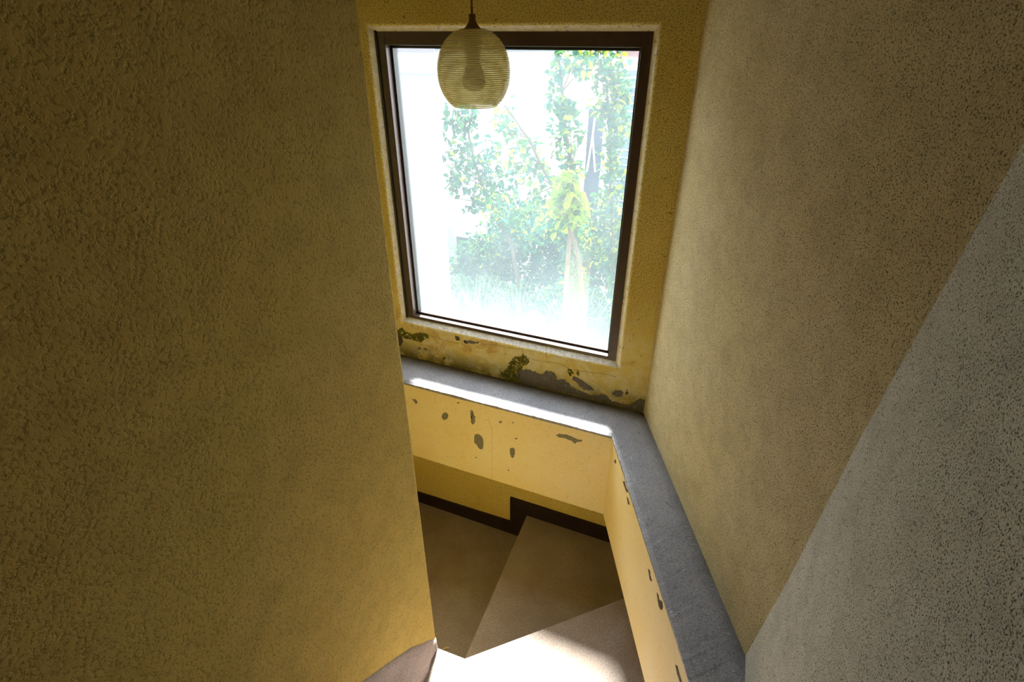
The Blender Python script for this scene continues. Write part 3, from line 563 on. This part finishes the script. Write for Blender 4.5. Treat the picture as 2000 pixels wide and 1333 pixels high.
# ---------------------------------------------------------------- pendant lamp
LX, LY = -.672, 1.344
lamp = empty('pendant_lamp', (LX, LY, CEIL)); tag(lamp, 'round ribbed amber glass pendant lamp hanging on a cord before the window', 'lamp')
bm = bmesh.new()
prof = []; NP = 190; Rr, hz = .0915, .097; zc = 2.912
for i in range(NP+1):
    th = R(14) + (R(146)-R(14))*i/NP
    r = Rr*(math.sin(th)**.86); z = zc + hz*math.cos(th)
    ph = z/.0047
    r += .0011*(.5+.5*math.sin(2*math.pi*ph)) * (1 if R(24) < th < R(140) else 0)
    prof.append((r, z))
inn = [(r-.0028, z) for r, z in prof[::8]][::-1]
lathe(bm, prof + inn, LX, LY, 72, True)
obj('lamp_shade', bm, M['shade'], lamp, True)
ztop = prof[0][1]
bm = bmesh.new()
lathe(bm, [(.001, ztop+.030), (.008, ztop+.030), (.0085, ztop+.018), (.010, ztop+.014), (.015, ztop+.005), (.022, ztop-.001), (.022, ztop-.004), (.001, ztop-.004)], LX, LY, 28)
obj('lamp_cap', bm, M['brass'], lamp, True)
bm = bmesh.new()
lathe(bm, [(.001, ztop-.002), (.021, ztop-.002), (.021, ztop-.05), (.018, ztop-.056), (.018, ztop-.062), (.001, ztop-.064)], LX, LY, 28)
sock = obj('socket', bm, M['brass'], lamp, True)
bm = bmesh.new()
lathe(bm, [(.001, ztop-.058), (.015, ztop-.06), (.016, ztop-.07), (.023, ztop-.090), (.029, ztop-.108), (.029, ztop-.122), (.022, ztop-.134), (.010, ztop-.139), (.001, ztop-.140)], LX, LY, 28)
bo = obj('bulb', bm, M['bulb'], sock, True); bo.matrix_parent_inverse = Matrix.Translation((0, 0, 0)); bo.matrix_basis = Matrix.Identity(4)
bm = bmesh.new(); tube(bm, [(LX, LY, ztop+.026), (LX-.0006, LY, 3.3), (LX, LY, 3.7), (LX, LY, CEIL-.004)], .0028, 8)
obj('cord', bm, M['cord'], lamp, True)
bm = bmesh.new(); lathe(bm, [(.001, CEIL-.03), (.02, CEIL-.028), (.045, CEIL-.006), (.045, CEIL), (.001, CEIL)], LX, LY, 28)
obj('ceiling_rose', bm, M['brass'], lamp, True)

# ---------------------------------------------------------------- small bits
bm = bmesh.new(); tube(bm, [(-.806, 1.112, T3+.003), (-.792, 1.126, T3+.008), (-.779, 1.136, T3+.003)], [.0012, .0022, .001], 6)
tag(obj('straw', bm, M['straw']), 'tiny piece of pale straw on the dark lower tread by the left wall', 'straw')
bm = bmesh.new()
for i in range(150):
    if random.random() < .55: x = random.uniform(-1.3, -.3); y = random.uniform(YF+.015, YW-.012)
    else: y = random.uniform(.75, 1.6); x = rx(y, random.uniform(.485, .612))
    r = random.uniform(.0008, .0024)
    bmesh.ops.create_icosphere(bm, subdivisions=1, radius=r, matrix=Matrix.Translation((x, y, ZL+r*.4)) @ Matrix.Diagonal((1, random.uniform(.6, 1), .7, 1)))
cr = obj('plaster_crumbs', bm, M['dust']); cr['kind'] = 'stuff'; tag(cr, 'pale plaster crumbs scattered on the grey ledge', 'debris')

# ---------------------------------------------------------------- outside
GZ = -1.3
bm = bmesh.new(); box(bm, -30, 20, YW+.10, 45, GZ-.1, GZ); struct(obj('ground', bm, M['concrete']))
hb = empty('white_house', (-4.3, 5.0, GZ)); tag(hb, 'lavender white house wall filling the left of the window', 'building')
bm = bmesh.new(); prism(bm, [(-7.5, 4.0), (-2.317, 4.0), (-3.50, 6.0), (-7.5, 6.0)], GZ, 2.72); obj('wall', bm, M['lav_wall'], hb)
bm = bmesh.new(); prism(bm, [(-7.6, 3.95), (-2.30, 3.95), (-3.50, 6.02), (-7.6, 6.02)], 2.72, 3.6); obj('fascia', bm, M['lav_wall'], hb)
hc = empty('far_house', (-1.5, 9.5, GZ)); tag(hc, 'bright white house behind the climbing plants', 'building')
bm = bmesh.new(); box(bm, -9.0, -2.13, 7.0, 10.0, GZ, 2.80); obj('wall', bm, M['white_wall'], hc)
bm = bmesh.new(); box(bm, -9.05, -2.06, 6.9, 10.0, 2.80, 2.92); obj('eave', bm, M['shutter'], hc)
bm = bmesh.new(); box(bm, -9.0, 1.5, 8.5, 10.0, GZ, 2.5); obj('rear_wall', bm, M['white_wall'], hc)
hd = empty('shuttered_house', (-1.0, 6.0, GZ)); tag(hd, 'pale blue louvred house at the right edge of the window', 'building')
bm = bmesh.new(); box(bm, -1.36, 1.2, 5.8, 7.0, GZ, 3.4); obj('wall', bm, M['white_wall'], hd)
for k in range(26):
    bm = bmesh.new(); z = 2.62 - k*.075; box(bm, -1.33, -.80, 5.755, 5.80, z, z+.05); obj('slat', bm, M['shutter'], hd)
bm = bmesh.new(); box(bm, -1.35, -.80, 5.74, 5.8, 2.72, 2.86); obj('lintel', bm, M['pink'], hd)
dr = empty('blue_panel', (-1.9, 6.9, GZ)); tag(dr, 'dark blue upright panel glimpsed between the vines', 'panel')
bm = bmesh.new(); box(bm, -2.00, -1.79, 7.3, 7.36, GZ, 2.13); obj('board', bm, M['blue_door'], dr)
bm = bmesh.new(); tube(bm, [(-1.90, 7.26, 2.05), (-1.91, 7.25, 1.8), (-1.955, 7.25, 1.35)], .012, 6); obj('cord', bm, M['white_wall'], dr)
bm = bmesh.new(); tube(bm, [(-1.91, 7.25, 1.8), (-1.84, 7.25, 1.35)], .012, 6); obj('cord', bm, M['white_wall'], dr)
lw = empty('low_wall', (-3.3, 6.5, GZ)); tag(lw, 'low white roofed wall beside the lavender house', 'wall')
bm = bmesh.new(); box(bm, -3.42, -2.9, 6.15, 6.8, GZ, .60); obj('wall', bm, M['lav_wall'], lw)
bm = bmesh.new(); box(bm, -3.44, -2.84, 6.1, 6.85, .60, .68); obj('cap', bm, M['white_wall'], lw)
bm = bmesh.new(); box(bm, -3.36, -3.05, 6.11, 6.15, -.2, .3); obj('pink_panel', bm, M['pink'], lw)

def leaf_mesh(name, mat, L=.07, Wd=.045):
    bm = bmesh.new()
    prof = [(0, 0, 0), (.22*L, .40*Wd, .004), (.55*L, .5*Wd, .002), (.85*L, .25*Wd, -.004), (L, 0, -.010)]
    mid = [bm.verts.new((x, 0, z-.004)) for x, _, z in prof]
    for s in (1, -1):
        e = [bm.verts.new((x, s*w_, z+.004)) for x, w_, z in prof[1:4]]
        ch = [mid[0]] + e + [mid[4]]
        bm.faces.new((mid[0], e[0], mid[1])); bm.faces.new((mid[1], e[0], e[1], mid[2])); bm.faces.new((mid[2], e[1], e[2], mid[3])); bm.faces.new((mid[3], e[2], mid[4]))
    me = bpy.data.meshes.new(name); bm.to_mesh(me); bm.free(); me.materials.append(mat); return me
LM = {k: leaf_mesh('leaf', M[k]) for k in ('leaf_green', 'leaf_blue', 'leaf_lime', 'leaf_yellow')}
def rand_rot():
    return Matrix.Rotation(random.uniform(0, 6.28), 4, 'Z') @ Matrix.Rotation(random.uniform(-.6, 1.3), 4, 'Y') @ Matrix.Rotation(random.uniform(-.9, .9), 4, 'X')
def plant(name, label, data, mats, nleaf, nfol, cat='tree', size=1.0, spread=.25, base=None):
    st_ = [Vector(p) for p in data['stem']]
    if st_:
        root = Vector((st_[-1].x, st_[-1].y, GZ)); st_ = st_ + [root]
    else: root = Vector((base[0], base[1], GZ))
    t = empty(name, root); tag(t, label, cat)
    if data['stem']:
        bm = bmesh.new(); pp = st_[::-1]; n = len(pp)
        tube(bm, pp, [.030*(1-i/n)*.6+.004 for i in range(n)], 7); obj('stem', bm, M['bark'], t)
    else:
        bm = bmesh.new()
        for b in data['blobs'][::3]: tube(bm, [(b[0], b[1], GZ), (b[0]+.03, b[1], b[2])], [.02, .006], 6)
        obj('stem', bm, M['bark'], t)
    bl = data['blobs']; wts = [b[3]*b[4] for b in bl]
    def pos():
        b = random.choices(bl, wts)[0]
        while True:
            u = Vector((random.uniform(-1, 1), random.uniform(-1, 1), random.uniform(-1, 1)))
            if u.length < 1: break
        return Vector((b[0]+u.x*b[3]*1.1, b[1]+u.y*max(b[3], .1)*1.2, b[2]+u.z*b[4]*1.15))
    if data['stem']:
        bm = bmesh.new()
        for b in bl:                              # twigs from the stem out to each clump
            c = Vector(b[:3]); s = min(st_, key=lambda q: (q-c).length + (0 if q.z < c.z else .2))
            tube(bm, [s, s.lerp(c, .5)+Vector((0, 0, .02)), c], [.006, .004, .002], 5)
        obj('branch', bm, M['bark'], t)
    inv = Matrix.Translation(-root)
    for i in range(nleaf):
        o = bpy.data.objects.new('leaf', LM[random.choices(list(mats), list(mats.values()))[0]])
        C.objects.link(o); o.parent = t
        o.matrix_local = inv @ Matrix.Translation(pos()) @ rand_rot() @ Matrix.Diagonal((*[size*random.uniform(.7, 1.25)]*3, 1))
    if nfol:
        me_src = LM[max(mats, key=mats.get)]
        vs = [v.co.copy() for v in me_src.vertices]; fs = [tuple(p.vertices) for p in me_src.polygons]
        V, Fc, MI = [], [], []
        keys = list(mats)
        for i in range(nfol):
            m = Matrix.Translation(pos()) @ rand_rot() @ Matrix.Diagonal((*[size*random.uniform(.45, .95)]*3, 1)); o0 = len(V); mi = random.choices(range(len(keys)), list(mats.values()))[0]
            V += [(m @ v)[:] for v in vs]; Fc += [tuple(o0+j for j in f) for f in fs]; MI += [mi]*len(fs)
        me = bpy.data.meshes.new('foliage'); me.from_pydata(V, [], Fc)
        for kx in keys: me.materials.append(M[kx])
        me.polygons.foreach_set('material_index', MI)
        o = bpy.data.objects.new('foliage', me); C.objects.link(o); o.parent = t; o.matrix_parent_inverse = inv; o['kind'] = 'stuff'
    return t
T = DATA['trees']
plant('climbing_vine', 'upright thin vine with drooping leaves in the middle right of the window', T['vine'], {'leaf_blue': 3, 'leaf_green': 3, 'leaf_yellow': 1}, 200, 200, 'vine')
plant('leafy_tree', 'dense leafy tree along the right side of the window', T['tree'], {'leaf_green': 4, 'leaf_blue': 2, 'leaf_yellow': 2}, 300, 1300)
plant('slanting_tree', 'slanting bare-stemmed branchy tree leaning left in mid window', T['slant'], {'leaf_green': 3, 'leaf_blue': 2, 'leaf_yellow': 2}, 260, 260)
plant('bluish_tree', 'bluish green tree beside the white house at left of the window', T['left'], {'leaf_blue': 5, 'leaf_green': 2, 'leaf_yellow': .6}, 300, 700)
plant('lime_shrub', 'bright lime green shrub top near the centre of the window', T['lime'], {'leaf_lime': 4, 'leaf_yellow': 2, 'leaf_green': 1}, 240, 160, 'shrub')
plant('hedge', 'low dense hedge behind the trees in the lower window', T['hedge'], {'leaf_blue': 3, 'leaf_green': 3, 'leaf_yellow': .5}, 300, 11000, 'hedge', 1.0, base=(-1.8, 4.9))
for i, (b, lab) in enumerate(zip(T['arch']['base'], ('arching pale grass clump low at the centre right of the window', 'arching pale grass clump low at the centre of the window', 'arching pale grass clump low beside the white house', 'arching pale grass clump low at the right of the window'))):
    root = Vector((b[0], b[1], GZ)); t = empty('grass_clump', root); tag(t, lab, 'grass', 'arching grasses below the trees')
    V, Fc = [], []
    zt_ = b[2]
    for k in range(170):
        a = random.uniform(0, 6.28); L = random.uniform(.25, .55); h = random.uniform(.05, .35); w_ = random.uniform(.004, .010)
        d = Vector((math.cos(a), math.sin(a), 0)); s = Vector((-d.y, d.x, 0)); o0 = len(V)
        base = Vector((b[0], b[1], zt_-.75)) + d*random.uniform(0, .08)
        for q in range(7):
            u = q/6; p = base + d*L*u**1.3 + Vector((0, 0, (.55+h)*math.sin(u*2.2)/.9))
            ww = w_*(1-u*.85); V += [(p+s*ww)[:], (p-s*ww)[:]]
            if q: Fc.append((o0+2*q-2, o0+2*q-1, o0+2*q+1, o0+2*q))
    me = bpy.data.meshes.new('blades'); me.from_pydata(V, [], Fc); me.materials.append(M['leaf_pale'])
    o = bpy.data.objects.new('blades', me); C.objects.link(o); o.parent = t; o.matrix_parent_inverse = Matrix.Translation(-root); o['kind'] = 'stuff'
    bm = bmesh.new(); tube(bm, [(b[0], b[1], GZ), (b[0], b[1], zt_-.7)], [.03, .018], 8); obj('stem', bm, M['bark'], t)
